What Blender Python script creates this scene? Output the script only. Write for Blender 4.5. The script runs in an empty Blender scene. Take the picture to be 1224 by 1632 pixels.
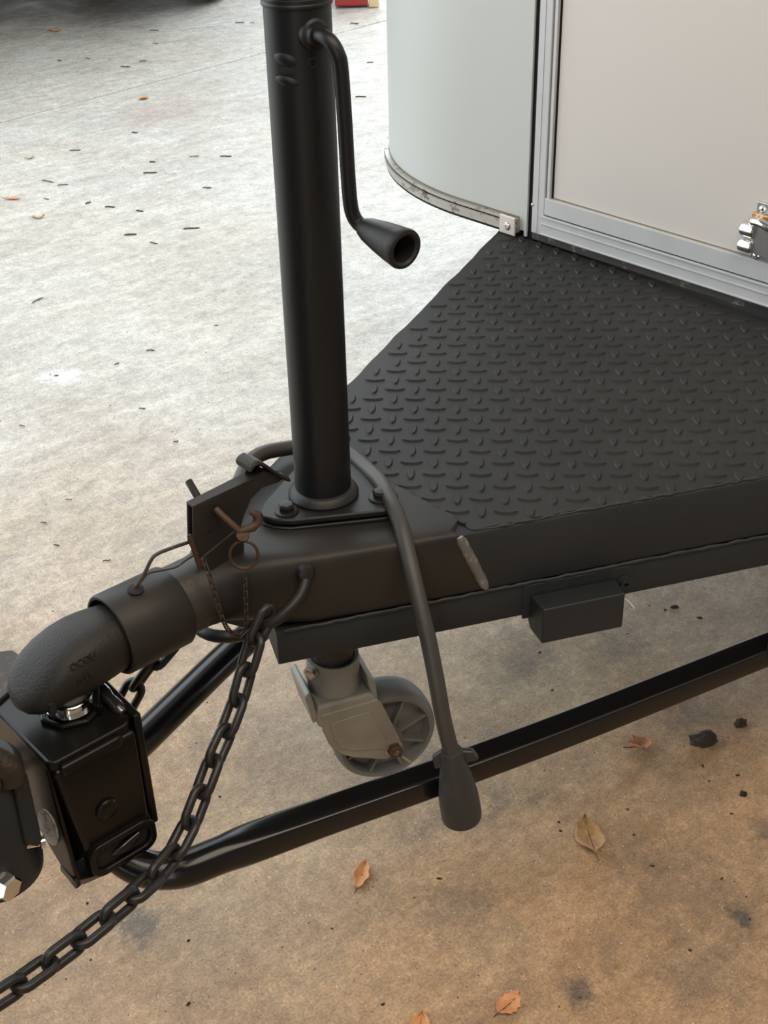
import bpy, bmesh, math, random
from mathutils import Vector, Matrix, noise
random.seed(7)
PI = math.pi
SC = bpy.context.scene
# ------------------------------------------------------------------ camera
cam_d = bpy.data.cameras.new('camera')
cam = bpy.data.objects.new('camera', cam_d)
SC.collection.objects.link(cam)
cam_d.sensor_fit = 'VERTICAL'; cam_d.sensor_height = 36.0
cam_d.lens = 2087.76 / 1632 * 36.0
cam_d.clip_start = 0.02; cam_d.clip_end = 200
cam.matrix_world = Matrix((
    (0.74600369, 0.37046191, -0.55338636, -0.73585938),
    (-0.66558806, 0.38769785, -0.63771695, -0.92535641),
    (-0.02170314, 0.84406655, 0.53579905, 1.25574234),
    (0, 0, 0, 1)))
SC.camera = cam
# ------------------------------------------------------------------ light
SC.view_settings.view_transform = 'Standard'
SC.view_settings.look = 'None'
SC.view_settings.gamma = 1.0
SC.view_settings.use_curve_mapping = False
SC.view_settings.exposure = -0.22
world = bpy.data.worlds.new('world'); SC.world = world
world.use_nodes = True
wn = world.node_tree.nodes; wl = world.node_tree.links
bg = wn['Background']
bg.inputs['Color'].default_value = (0.90, 0.97, 1.0, 1)
bg.inputs['Strength'].default_value = 4.2

def area(name, loc, target, sx, sy, power, col):
    d = bpy.data.lights.new(name, 'AREA'); d.shape = 'RECTANGLE'; d.size = sx; d.size_y = sy
    d.energy = power; d.color = col
    o = bpy.data.objects.new(name, d); SC.collection.objects.link(o)
    o.location = loc
    o.rotation_euler = (Vector(target) - Vector(loc)).to_track_quat('-Z', 'Y').to_euler()
    return o
# added warm fill above the camera, brightens the foreground floor; no real fixture
area('warm_fill', (-0.3, -1.0, 2.6), (-0.1, -0.6, 0), 2.6, 1.6, 80, (1.0, 0.86, 0.70))

# ------------------------------------------------------------------ helpers (all sizes in millimetres)
MM = 0.001
def V(*a): return Vector(a)
class MB:
    def __init__(s): s.bm = bmesh.new()
    def face(s, vs):
        try: return s.bm.faces.new(vs)
        except ValueError: return None
    def box(s, x0, x1, y0, y1, z0, z1, mat=None):
        p = [(x0,y0,z0),(x1,y0,z0),(x1,y1,z0),(x0,y1,z0),(x0,y0,z1),(x1,y0,z1),(x1,y1,z1),(x0,y1,z1)]
        if mat: p = [mat @ Vector(q) for q in p]
        v = [s.bm.verts.new(q) for q in p]
        for f in ((0,3,2,1),(4,5,6,7),(0,1,5,4),(1,2,6,5),(2,3,7,6),(3,0,4,7)): s.face([v[i] for i in f])
        return s
    def loft(s, secs, cap=True, close=False):
        rs = [[s.bm.verts.new(p) for p in sec] for sec in secs]
        n = len(rs[0])
        m = len(rs)
        for i in range(m if close else m-1):
            a, b = rs[i], rs[(i+1) % m]
            for j in range(n): s.face([a[j], a[(j+1)%n], b[(j+1)%n], b[j]])
        if cap and not close:
            s.face(list(reversed(rs[0]))); s.face(rs[-1])
        return s
    def prism(s, poly, z0, z1):                       # polygon in XY pulled along Z
        return s.loft([[V(x,y,z0) for x,y in poly], [V(x,y,z1) for x,y in poly]])
    def plate(s, poly3, off):                         # 3D polygon pulled along a vector
        o = Vector(off)
        return s.loft([[Vector(p) for p in poly3], [Vector(p)+o for p in poly3]])
    def lathe(s, prof, origin=(0,0,0), axis=(0,0,1), n=32, close=False):
        ax = Vector(axis).normalized(); q = ax.to_track_quat('Z', 'Y'); o = Vector(origin)
        secs = []
        for r, h in prof:
            secs.append([o + q @ V(max(r,1e-3)*math.cos(2*PI*k/n), max(r,1e-3)*math.sin(2*PI*k/n), h) for k in range(n)])
        return s.loft(secs, cap=not close, close=close)
    def tube(s, path, r, n=12, closed=False, cap=True, scale=None):
        P = [Vector(p) for p in path]; m = len(P)
        R = r if isinstance(r, (list, tuple)) else [r]*m
        T = []
        for i in range(m):
            if closed: t = P[(i+1)%m]-P[i-1]
            else: t = P[min(i+1,m-1)]-P[max(i-1,0)]
            T.append(t.normalized())
        up = V(0,0,1) if abs(T[0].z) < .9 else V(1,0,0)
        nrm = (up - T[0]*up.dot(T[0])).normalized()
        secs = []
        for i in range(m):
            nrm = (nrm - T[i]*nrm.dot(T[i])).normalized()
            b = T[i].cross(nrm)
            secs.append([P[i] + (nrm*math.cos(2*PI*k/n) + b*math.sin(2*PI*k/n))*R[i] for k in range(n)])
        return s.loft(secs, cap=cap, close=closed)
    def build(s, name, mat, parent=None, smooth=40, bevel=0, seg=2, loc=None):
        bm = s.bm
        base = V(0,0,0)
        if parent is not None: base = Vector(parent['_w'])
        elif loc is not None: base = Vector(loc)
        bmesh.ops.recalc_face_normals(bm, faces=bm.faces)
        for v in bm.verts: v.co = (v.co - base)*MM
        me = bpy.data.meshes.new(name); bm.to_mesh(me); bm.free()
        me.materials.append(mat)
        if smooth:
            for p in me.polygons: p.use_smooth = True
            me.set_sharp_from_angle(angle=math.radians(smooth))
        o = bpy.data.objects.new(name, me); SC.collection.objects.link(o)
        o['_w'] = base[:]
        if parent is not None: o.parent = parent
        else: o.location = base*MM
        if bevel:
            b = o.modifiers.new('bevel', 'BEVEL'); b.width = bevel*MM; b.segments = seg; b.limit_method = 'ANGLE'
            b.angle_limit = math.radians(35); b.harden_normals = False
            w = o.modifiers.new('wn', 'WEIGHTED_NORMAL'); w.keep_sharp = True
        return o
def smoothpath(pts, k=6, closed=False):               # Catmull-Rom
    P = [Vector(p) for p in pts]; n = len(P); out = []
    rng = n if closed else n-1
    for i in range(rng):
        p0 = P[(i-1)%n] if closed or i > 0 else P[0]*2-P[1]
        p1 = P[i]; p2 = P[(i+1)%n]
        p3 = P[(i+2)%n] if closed or i+2 < n else P[-1]*2-P[-2]
        for j in range(k):
            t = j/k
            out.append(0.5*((2*p1)+(p2-p0)*t+(2*p0-5*p1+4*p2-p3)*t*t+(3*p1-p0-3*p2+p3)*t**3))
    if not closed: out.append(P[-1])
    return out
def tag(o, label, cat, group=None, kind=None):
    o['label'] = label; o['category'] = cat
    if group: o['group'] = group
    if kind: o['kind'] = kind
    return o
def thing(name, label, cat, loc, group=None):
    o = bpy.data.objects.new(name, None); SC.collection.objects.link(o)
    o.location = Vector(loc)*MM; o['_w'] = list(loc); o.empty_display_size = .02
    return tag(o, label, cat, group)

# ------------------------------------------------------------------ materials
def mat(name, col, rough=.5, metal=0.0, coat=0.0, spec=.5, var=None, vscale=30, bump=0.0, bscale=300, wear=None, wscale=8, wth=.62):
    m = bpy.data.materials.new(name); m.use_nodes = True
    nt = m.node_tree; N = nt.nodes; L = nt.links
    b = N['Principled BSDF']
    b.inputs['Roughness'].default_value = rough; b.inputs['Metallic'].default_value = metal
    b.inputs['Coat Weight'].default_value = coat; b.inputs['Coat Roughness'].default_value = .08
    b.inputs['Specular IOR Level'].default_value = spec
    tc = N.new('ShaderNodeTexCoord')
    cur = None
    if var:
        n = N.new('ShaderNodeTexNoise'); n.inputs['Scale'].default_value = vscale; n.inputs['Detail'].default_value = 6
        L.new(tc.outputs['Object'], n.inputs['Vector'])
        r = N.new('ShaderNodeValToRGB'); r.color_ramp.elements[0].position = .35; r.color_ramp.elements[1].position = .68
        r.color_ramp.elements[0].color = (*col, 1); r.color_ramp.elements[1].color = (*var, 1)
        L.new(n.outputs['Fac'], r.inputs['Fac']); cur = r.outputs['Color']
    if wear:
        n = N.new('ShaderNodeTexNoise'); n.inputs['Scale'].default_value = wscale; n.inputs['Detail'].default_value = 8; n.inputs['Roughness'].default_value = .7
        L.new(tc.outputs['Object'], n.inputs['Vector'])
        r = N.new('ShaderNodeValToRGB'); r.color_ramp.elements[0].position = wth; r.color_ramp.elements[1].position = wth+.08
        L.new(n.outputs['Fac'], r.inputs['Fac'])
        mx = N.new('ShaderNodeMix'); mx.data_type = 'RGBA'
        L.new(r.outputs['Color'], mx.inputs[0])
        if cur: L.new(cur, mx.inputs[6])
        else: mx.inputs[6].default_value = (*col, 1)
        mx.inputs[7].default_value = (*wear, 1); cur = mx.outputs[2]
    if cur: L.new(cur, b.inputs['Base Color'])
    else: b.inputs['Base Color'].default_value = (*col, 1)
    if bump:
        n = N.new('ShaderNodeTexNoise'); n.inputs['Scale'].default_value = bscale; n.inputs['Detail'].default_value = 4
        L.new(tc.outputs['Object'], n.inputs['Vector'])
        bp = N.new('ShaderNodeBump'); bp.inputs['Strength'].default_value = bump; bp.inputs['Distance'].default_value = .001
        L.new(n.outputs['Fac'], bp.inputs['Height']); L.new(bp.outputs['Normal'], b.inputs['Normal'])
    return m
M_frame  = mat('satin_black_frame_paint', (.0148,.0175,.0198), .52, spec=.3, var=(.0185,.0208,.0225), vscale=9, bump=.12, bscale=220)
M_plate  = mat('black_checker_plate_paint', (.012,.012,.0118), .55, spec=.28, var=(.018,.0172,.0162), vscale=7, bump=.15, bscale=260)
M_coup   = mat('black_coupler_paint', (.013,.0127,.0125), .50, spec=.28, var=(.024,.021,.017), vscale=11, bump=.18, bscale=160)
M_cast   = mat('black_cast_iron', (.011,.0108,.0105), .52, spec=.28, var=(.017,.0155,.014), vscale=16, bump=.6, bscale=420)
M_neck   = mat('worn_black_paint', (.024,.022,.020), .5, wear=(.10,.055,.030), wscale=30, wth=.60, bump=.3, bscale=150)
M_jack   = mat('smooth_black_jack_paint', (.0050,.0058,.0070), .42, spec=.36, bump=.05, bscale=60)
M_flange = mat('black_flange_paint', (.011,.0108,.0105), .44, spec=.3, bump=.3, bscale=150)
M_bar    = mat('gloss_black_bar_paint', (.005,.005,.0055), .2, spec=.4, coat=.0)
M_hitch  = mat('gloss_black_hitch_paint', (.005,.0046,.0042), .30, spec=.22, coat=.0, bump=.1, bscale=90)
M_chain  = mat('black_steel_chain', (.014,.0137,.0135), .38, spec=.4, metal=.0, bump=.3, bscale=300)
M_thin   = mat('dark_rusty_wire', (.035,.028,.022), .55, metal=.2, wear=(.09,.045,.022), wscale=60, wth=.55)
M_rust   = mat('rusty_steel', (.060,.030,.018), .6, metal=.2, wear=(.26,.19,.14), wscale=140, wth=.64, bump=.3)
M_cable  = mat('grey_black_cable_rubber', (.028,.027,.025), .5, var=(.044,.040,.034), vscale=12, bump=.3, bscale=90)
M_plug   = mat('dark_grey_plug_plastic', (.022,.023,.025), .48, wear=(.055,.062,.068), wscale=18, wth=.60, bump=.3, bscale=120)
M_zinc   = mat('dull_zinc_casting', (.27,.258,.22), .55, metal=.2, var=(.19,.178,.148), vscale=14, bump=.5, bscale=160)
M_zinc2  = mat('zinc_plated_bolt', (.42,.38,.33), .42, metal=.7, wear=(.20,.10,.05), wscale=60, wth=.52)
M_wheel  = mat('grey_caster_plastic', (.105,.105,.10), .55, var=(.14,.138,.13), vscale=16, bump=.3, bscale=150)
M_inner  = mat('dark_inner_tube_steel', (.03,.028,.025), .45, metal=.3, wear=(.10,.08,.06), wscale=60, wth=.55)
M_panel  = mat('pale_grey_painted_panel', (.41,.43,.42), .42, var=(.40,.417,.405), vscale=4)
M_door   = mat('warm_white_door_panel', (.50,.47,.45), .44, var=(.485,.46,.44), vscale=3)
M_alu    = mat('dull_aluminium_trim', (.43,.44,.455), .42, metal=.1, var=(.40,.41,.42), vscale=25)
M_mould  = mat('dirty_aluminium_moulding', (.36,.35,.33), .34, metal=.5, wear=(.12,.10,.08), wscale=45, wth=.54)
M_clip   = mat('pale_end_cap_plastic', (.50,.46,.43), .5)
M_rubber = mat('black_rubber_seal', (.006,.0055,.005), .7, spec=.2)
M_sill   = mat('dirty_sill_rubber', (.03,.028,.025), .6, wear=(.16,.15,.13), wscale=35, wth=.55)
M_chrome = mat('chrome', (.72,.71,.69), .12, metal=1.0)
M_steel  = mat('brushed_steel_latch', (.50,.49,.48), .28, metal=.9)
M_gold   = mat('yellow_zinc_latch_plate', (.62,.38,.20), .3, metal=.7)
M_grime  = mat('grime_line', (.16,.13,.075), .8)
M_dark   = mat('deep_recess_black', (.004,.004,.004), .8)
M_weldsh = mat('shiny_black_weld', (.16,.155,.15), .16, metal=.9, coat=.0, bump=.8, bscale=120)
M_stick  = mat('faded_grey_sticker', (.62,.60,.56), .6, wear=(.30,.28,.26), wscale=160, wth=.50)
M_tyre   = mat('tyre_rubber', (.012,.012,.013), .7)
M_car    = mat('dark_car_paint', (.02,.022,.025), .2, coat=.8)
M_red    = mat('red_painted_metal', (.30,.025,.018), .45)
M_yel    = mat('pale_yellow_wood', (.62,.48,.26), .6)
M_mortar = mat('weld_bare_grey', (.13,.125,.12), .42, metal=.3, wear=(.24,.235,.22), wscale=60, wth=.5)
M_brown  = mat('brown_dusty_steel', (.028,.021,.016), .45, spec=.3, wear=(.07,.05,.036), wscale=70, wth=.55, bump=.4)
M_twig   = mat('dry_twig', (.075,.06,.045), .8)
M_crumb  = mat('dark_crumb', (.030,.020,.014), .85, bump=.6)
def leafmat(name, a, b_, c):
    m = mat(name, a, .5, var=b_, vscale=120, wear=c, wscale=260, wth=.60, bump=.5, bscale=250)
    return m
M_leaf_brown = leafmat('brown_leaf', (.27,.145,.06), (.42,.27,.13), (.09,.05,.028))
M_leaf_orange = leafmat('orange_leaf', (.48,.20,.075), (.58,.28,.12), (.10,.05,.03))
M_leaf_red = leafmat('reddish_leaf', (.36,.14,.075), (.52,.26,.15), (.18,.07,.04))
M_leaf_pale = leafmat('pale_leaf', (.42,.30,.20), (.52,.42,.32), (.2,.12,.07))
M_ceil   = mat('unseen_roof_underside', (.30,.28,.25), .8)
M_wall   = mat('unseen_wall_paint', (.32,.29,.25), .8)

def floor_mat():
    m = bpy.data.materials.new('stained_light_tinted_concrete'); m.use_nodes = True
    nt = m.node_tree; N = nt.nodes; L = nt.links; b = N['Principled BSDF']
    geo = N.new('ShaderNodeNewGeometry')
    P = geo.outputs['Position']
    def mapn(scale, detail=6, rough=.6, vec=P, stretch=None, rot=0, off=(0,0,0)):
        mp = N.new('ShaderNodeMapping'); mp.inputs['Location'].default_value = off
        mp.inputs['Rotation'].default_value = (0,0,rot)
        if stretch: mp.inputs['Scale'].default_value = stretch
        L.new(vec, mp.inputs['Vector'])
        n = N.new('ShaderNodeTexNoise'); n.inputs['Scale'].default_value = scale; n.inputs['Detail'].default_value = detail
        n.inputs['Roughness'].default_value = rough; L.new(mp.outputs[0], n.inputs['Vector'])
        return n.outputs['Fac']
    def ramp(f, p0, p1, c0=(0,0,0,1), c1=(1,1,1,1)):
        r = N.new('ShaderNodeValToRGB'); e = r.color_ramp.elements
        e[0].position = p0; e[1].position = p1; e[0].color = c0; e[1].color = c1
        L.new(f, r.inputs['Fac']); return r.outputs['Color']
    def mix(f, a, c, mode='MIX'):
        x = N.new('ShaderNodeMix'); x.data_type = 'RGBA'; x.blend_type = mode
        if isinstance(f, float): x.inputs[0].default_value = f
        else: L.new(f, x.inputs[0])
        for i, q in ((6, a), (7, c)):
            if isinstance(q, tuple): x.inputs[i].default_value = (*q, 1) if len(q) == 3 else q
            else: L.new(q, x.inputs[i])
        return x.outputs[2]
    def math_(op, a, c):
        x = N.new('ShaderNodeMath'); x.operation = op
        for i, q in ((0, a), (1, c)):
            if isinstance(q, (int, float)): x.inputs[i].default_value = q
            else: L.new(q, x.inputs[i])
        return x.outputs[0]
    # near warm light put into the colour: dusty tan up close, pale far off
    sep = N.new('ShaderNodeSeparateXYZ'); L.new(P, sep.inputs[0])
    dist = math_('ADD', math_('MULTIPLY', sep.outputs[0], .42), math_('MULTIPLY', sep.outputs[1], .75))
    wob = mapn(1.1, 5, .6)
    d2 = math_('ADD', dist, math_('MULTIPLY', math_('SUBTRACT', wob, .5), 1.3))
    warm_light_mask = ramp(math_('ADD', math_('MULTIPLY', d2, .40), .16), .20, .62, (1,1,1,1), (0,0,0,1))
    pale = ramp(mapn(2.2, 9, .68), .3, .72, (.46,.445,.41,1), (.72,.715,.69,1))
    warm = ramp(mapn(1.7, 8, .7, off=(4,2,0)), .40, .66, (.50,.43,.35,1), (.55,.55,.53,1))
    pale = mix(.35, pale, warm)
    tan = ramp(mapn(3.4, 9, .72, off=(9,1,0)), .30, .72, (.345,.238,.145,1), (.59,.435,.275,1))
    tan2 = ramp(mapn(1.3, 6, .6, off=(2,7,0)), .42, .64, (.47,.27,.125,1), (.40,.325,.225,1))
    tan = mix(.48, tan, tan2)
    col = mix(warm_light_mask, pale, tan)
    dirt = ramp(mapn(5.5, 10, .78, off=(3,5,0)), .50, .66); dmask = ramp(mapn(1.6, 4, .6, off=(1,1,0)), .46, .60)
    dirt = mix(1.0, dirt, dmask, 'MULTIPLY'); dirt = mix(1.0, dirt, warm_light_mask, 'MULTIPLY')
    dirt = mix(1.0, dirt, (.8,.8,.8), 'MULTIPLY')
    col = mix(dirt, col, (.15,.12,.095))
    # mottling
    fine = ramp(mapn(26, 10, .80), .32, .68, (.64,.63,.62,1), (1.20,1.20,1.20,1))
    col = mix(1.0, col, fine, 'MULTIPLY')
    # swirls of trowelling
    sw = ramp(mapn(6, 8, .75, stretch=(1,3.2,1), rot=.7), .36, .66, (.78,.775,.77,1), (1.08,1.08,1.08,1))
    col = mix(1.0, col, sw, 'MULTIPLY')
    # grey tyre and oil stains, plus patches of other tints
    def spot(x, y, r, strength, c=(.085,.072,.062), st=30):
        vm = N.new('ShaderNodeVectorMath'); vm.operation = 'DISTANCE'
        L.new(P, vm.inputs[0]); vm.inputs[1].default_value = (x*MM, y*MM, 0)
        f = math_('DIVIDE', vm.outputs['Value'], r*MM)
        f = math_('ADD', f, math_('MULTIPLY', math_('SUBTRACT', mapn(st, 9, .85, off=(x*.01, y*.01, 0)), .5), 4.2))
        f = ramp(f, .2, .9, (strength,)*3+(1,), (0,0,0,1))
        return f, c
    for a in ((-275,81,46,.75), (257,-236,60,.30), (246,-323,110,.40), (30,-165,60,.42), (435,116,80,.40), (269,-398,26,.9),
              (43,-339,28,.75), (528,-128,70,.45), (415,-340,40,.6), (160,-420,70,.35), (560,40,60,.4)):
        f, c = spot(*a); col = mix(f, col, c)
    f, c = spot(470,-330,60,.5,(.42,.31,.20),9); col = mix(f, col, c)
    f, c = spot(422,1458,55,.8,(.72,.74,.74),9); col = mix(f, col, c)
    f, c = spot(2300,5050,1100,.75,(.20,.145,.085),2); col = mix(f, col, c)  # broad brown patch on the floor beyond the joint
    f, c = spot(1700,3050,260,.35,(.36,.27,.24),3); col = mix(f, col, c)
    # dark grains and pale grains
    def grains(scale, th, c, amt, off):
        mp = N.new('ShaderNodeMapping'); mp.inputs['Location'].default_value = off; L.new(P, mp.inputs['Vector'])
        v = N.new('ShaderNodeTexVoronoi'); v.inputs['Scale'].default_value = scale; L.new(mp.outputs[0], v.inputs['Vector'])
        sp = N.new('ShaderNodeSeparateColor'); L.new(v.outputs['Color'], sp.inputs[0])
        sel = ramp(sp.outputs[0], 1-amt, 1-amt+.01)
        sz = math_('MULTIPLY', sp.outputs[1], th)
        hit = math_('LESS_THAN', v.outputs['Distance'], sz)
        return math_('MULTIPLY', hit, sel)
    sand = ramp(mapn(300, 4, .85), .38, .62, (.68,.66,.64,1), (1.18,1.18,1.18,1)); col = mix(1.0, col, sand, 'MULTIPLY'); sand = ramp(mapn(85, 7, .85, off=(5,5,0)), .40, .60, (.80,.79,.78,1), (1.10,1.10,1.10,1)); col = mix(1.0, col, sand, 'MULTIPLY')
    col = mix(grains(170, .24, None, .16, (0,0,0)), col, (.12,.09,.07))
    col = mix(grains(260, .26, None, .10, (3,1,0)), col, (.60,.54,.44))
    col = mix(grains(60, .11, None, .12, (7,3,0)), col, (.07,.055,.05))
    L.new(col, b.inputs['Base Color'])
    rg = ramp(mapn(8, 6, .6), .3, .7, (.40,)*3+(1,), (.60,)*3+(1,)); L.new(rg, b.inputs['Roughness'])
    bp = N.new('ShaderNodeBump'); bp.inputs['Strength'].default_value = .5; bp.inputs['Distance'].default_value = .002
    L.new(mapn(90, 8, .75), bp.inputs['Height']); L.new(bp.outputs[0], b.inputs['Normal'])
    return m
M_floor = floor_mat()

# ------------------------------------------------------------------ the setting
def structure(o, kind='structure'):
    o['kind'] = kind; return o
# two slabs with a narrow joint between them (the joint runs nearly along X, 3.3 m from the trailer's axis)
ja, jb = (-9000, 2250), (9500, 4235)
dx, dy = jb[0]-ja[0], jb[1]-ja[1]; l = math.hypot(dx,dy); nx, ny = -dy/l*8, dx/l*8
m = MB()
m.prism([(-9000,-9000),(9500,-9000),(jb[0]-nx,jb[1]-ny),(ja[0]-nx,ja[1]-ny)], -120, 0)
m.prism([(ja[0]+nx,ja[1]+ny),(jb[0]+nx,jb[1]+ny),(9500,15000),(-9000,15000)], -120, -1.5)
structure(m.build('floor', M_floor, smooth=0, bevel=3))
structure(MB().box(-9000,9500,1800,4700,-130,-14).build('trim_1', M_twig, smooth=0))['label'] = 'dirt packed in the slab joint'
structure(MB().box(-3200,5200,-3600,1500,2700,2850).build('unseen_ceiling', M_ceil, smooth=0))  # unseen roof, sized to shape the sky light on the floor
structure(MB().box(700,3150,3500,9200,2150,2250).build('shade_ceiling', M_ceil, smooth=0))  # unseen second roof, added to shade the floor beyond the joint
structure(MB().box(700,800,3700,9200,0,2250).build('shade_wall_left', M_wall, smooth=0))  # unseen partition, added to block light from the left
structure(MB().box(700,4200,9200,9300,0,2250).build('shade_wall_back', M_wall, smooth=0))  # unseen back wall, added to deepen the shade under the second roof
structure(MB().box(-3200,5200,-3750,-3600,0,2850).build('unseen_wall_right', M_wall, smooth=0))  # unseen side wall, added to shape the light
# ------------------------------------------------------------------ trailer frame
AR = math.radians(25.0)
def rail_pt(x, side, off=0):                          # outer face line of a rail; side -1 near, +1 far
    y = (134 + .4663*(x-54) + off/math.cos(AR))
    return V(x, side*y, 0)
frame = thing('trailer_tongue', 'black steel A-frame tongue with checker plate deck in front of the white trailer body', 'trailer tongue', (300,0,398))
def rail(side):
    def beam(x0, x1, o0, o1, z0, z1):
        a, b = rail_pt(x0, side, o0), rail_pt(x1, side, o0)
        inn = V(math.sin(AR), -side*math.cos(AR), 0)*(o0-o1)
        d = (b-a).normalized()
        return a, b, inn
    mb = MB()
    a, b, inn = beam(30, 1500, 3, -57, 0, 0)
    sec = []
    def prof(p, z0, z1, r, w):                         # C-channel outside look, rounded edges
        o = V(0,0,0)
        u = inn.normalized()
        pts = [(r,z0),(0+r*.3,z0+r*.3),(0,z0+r),(0,z1-r),(r*.3,z1-r*.3),(r,z1),(w,z1),(w,z0)]
        return [p + u*x + V(0,0,z) for x, z in pts]
    mb.loft([prof(a,443,519,5,60), prof(b,443,519,5,60)])
    r = mb.build('frame_rail', M_frame, frame)
    lo = MB()
    a2, b2, inn = beam(-127, 1500, 2.5, -49, 0, 0)
    lo.loft([prof(a2,399,441,4,50), prof(b2,399,441,4,50)])
    lo.build('lower_rail', M_frame, r)
    # weld along the seam
    w = MB(); pts = []
    rr = random.Random(3)
    x = -120
    while x < 640:
        p = rail_pt(x, side, 2.6) + V(0,0,442+rr.uniform(-.8,.8)); pts.append(p); x += 7
    w.tube(pts, [rr.uniform(1.6,2.6) for _ in pts], 6)
    w.build('seam_weld', M_frame, r)
    return r
rn = rail(-1); rf = rail(1)
# cross member under the body, and body floor frame
MB().box(760,1500,-560,430,455,515).build('cross_member', M_frame, frame, bevel=3)

# deck plate, with a slightly rough cut edge
def edge_noise(i, a): return noise.noise(V(i*.37, a*9.1, 0))*2.2
near = []; far = []
x = 66; i = 0
while x <= 712:
    near.append((x, rail_pt(x,-1,-3).y + edge_noise(i,1)))
    far.append((x, rail_pt(x,1,4).y + edge_noise(i,2)*1.8)); x += 17; i += 1
MB().prism(near + list(reversed(far)), 515.5, 520).build('deck_plate', M_plate, frame, smooth=0)
deck = [o for o in SC.objects if o.name == 'deck_plate'][0]
OX, OY = -26.870057685, 16.970562748
A0 = math.radians(44.3)
def lug_xy(u, v):
    X, Y = u*25.4-OX, v*25.4-OY
    return math.cos(A0)*X+math.sin(A0)*Y, -math.sin(A0)*X+math.cos(A0)*Y
mb = MB()
def lug(cx, cy, ang):
    L_, W_ = 13.4, 5.3
    base = []; top = []
    for k in range(12):
        t = 2*PI*k/12
        ex, ey = math.copysign(abs(math.cos(t))**1.15, math.cos(t)), math.copysign(abs(math.sin(t))**.95, math.sin(t))
        for lst, s1, s2, z in ((base,L_,W_,519.6),(top,L_*.84,W_*.70,522.0)):
            X, Y = ex*s1, ey*s2
            lst.append(V(cx+X*math.cos(ang)-Y*math.sin(ang), cy+X*math.sin(ang)+Y*math.cos(ang), z))
    b_ = [mb.bm.verts.new(p) for p in base]; t_ = [mb.bm.verts.new(p) for p in top]
    for k in range(12): mb.face([b_[k], b_[(k+1)%12], t_[(k+1)%12], t_[k]])
    mb.face(t_)
for u in range(-30, 60):
    for v in range(-30, 60):
        X, Y = lug_xy(u, v)
        if 74 < X < 706 and abs(Y) < 134+.4663*(X-54)-10:
            lug(X, Y, -A0 + (0 if (u+v) % 2 == 0 else PI/2))
lo = mb.build('raised_lugs', M_plate, deck, smooth=50); lo['kind'] = 'stuff'
# weld beads along the plate's near and front edges
rr = random.Random(5)
w = MB(); pts = []; rad = []
x = 68
while x < 700:
    pts.append(rail_pt(x,-1,-1.5) + V(0, rr.uniform(-1.3,1.3), 519+rr.uniform(-.8,.6))); rad.append(rr.choice((1.2,1.6,2.2,3.2 if rr.random()<.3 else 1.8))); x += 6
w.tube(pts, rad, 6); w.build('edge_weld', M_frame, frame)
w = MB(); pts = []; rad = []
y = -126
while y < 128:
    pts.append(V(67+rr.uniform(-1.5,1.5), y, 522+rr.uniform(-.5,.5))); rad.append(rr.uniform(1.0,2.4)); y += 5
w.tube(pts, rad, 6); w.build('front_weld', M_frame, frame)
def blob_weld(name, p, q, w_, h_, material, parent, nrm):
    p, q, nrm = Vector(p), Vector(q), Vector(nrm).normalized(); d = (q-p); side = d.cross(nrm).normalized()
    secs = []
    for i in range(14):
        t = i/13; r = rr.uniform(.85,1.12)*(1 if 0<i<13 else .6)
        c = p + d*t
        secs.append([c + side*math.cos(a)*w_*r + nrm*math.sin(a)*h_*r for a in [PI*k/6 for k in range(7)]] + [c - side*w_*.6*r - nrm*.5, c + side*w_*.6*r - nrm*.5])
    return MB().loft(secs).build(name, material, parent)
for s in (-1, 1):
    nrm = (-math.sin(AR)*1, s*math.cos(AR), 0)
    blob_weld('bare_weld', rail_pt(50,s,3.5)+V(0,0,518), rail_pt(78,s,3.5)+V(0,0,446), 5.5, 3.2, M_mortar, frame, (-math.sin(AR), s*math.cos(AR), 0))
# marker lamp box on the near rail
def on_near(t, z, out=0):                              # t = mm along the rail's outer face from x=54
    d = V(math.cos(AR), -math.sin(AR), 0); n = V(-math.sin(AR), -math.cos(AR), 0)
    return rail_pt(54,-1,0) + d*t + n*out + V(0,0,z)
lamp = MB()
lamp.loft([[on_near(78,422,0), on_near(176,422,0), on_near(176,392,0), on_near(78,392,0)],
           [on_near(78,428,8), on_near(176,428,8), on_near(176,384,8), on_near(78,384,8)],
           [on_near(80,429,36), on_near(174,429,36), on_near(174,384,36), on_near(80,384,36)]])
lb = lamp.build('marker_box', M_frame, frame, bevel=1.5)
br = MB(); br.plate([on_near(70,440,1),on_near(196,440,1),on_near(200,436,1),on_near(200,402,1),on_near(70,396,1)], (-math.sin(AR)*3,-math.cos(AR)*3,0))
br.build('mounting_tab', M_frame, lb, bevel=1)
bo = MB(); c = on_near(188,419,4); n_ = V(-math.sin(AR),-math.cos(AR),0)
bo.lathe([(9,0),(9,1.5),(7.5,2),(6.5,2.2),(6.5,6),(3,6.5),(2.8,3),(1,3)], c, n_, 6+12)
bo.build('bolt', M_frame, lb)
wi = MB(); wi.tube(smoothpath([on_near(176,412,20), on_near(184,408,22), on_near(192,398,26)]), .8, 6); wi.build('stray_wire', M_clip, lb)
# bracket hanging from the near rail to the spring bar, at the right of the view
bk = MB(); bk.plate([on_near(384,470,2),on_near(412,470,2),on_near(412,262,2),on_near(386,262,2)], n_*6)
bk.build('spring_bar_bracket', M_frame, frame, bevel=1.5)
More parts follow.
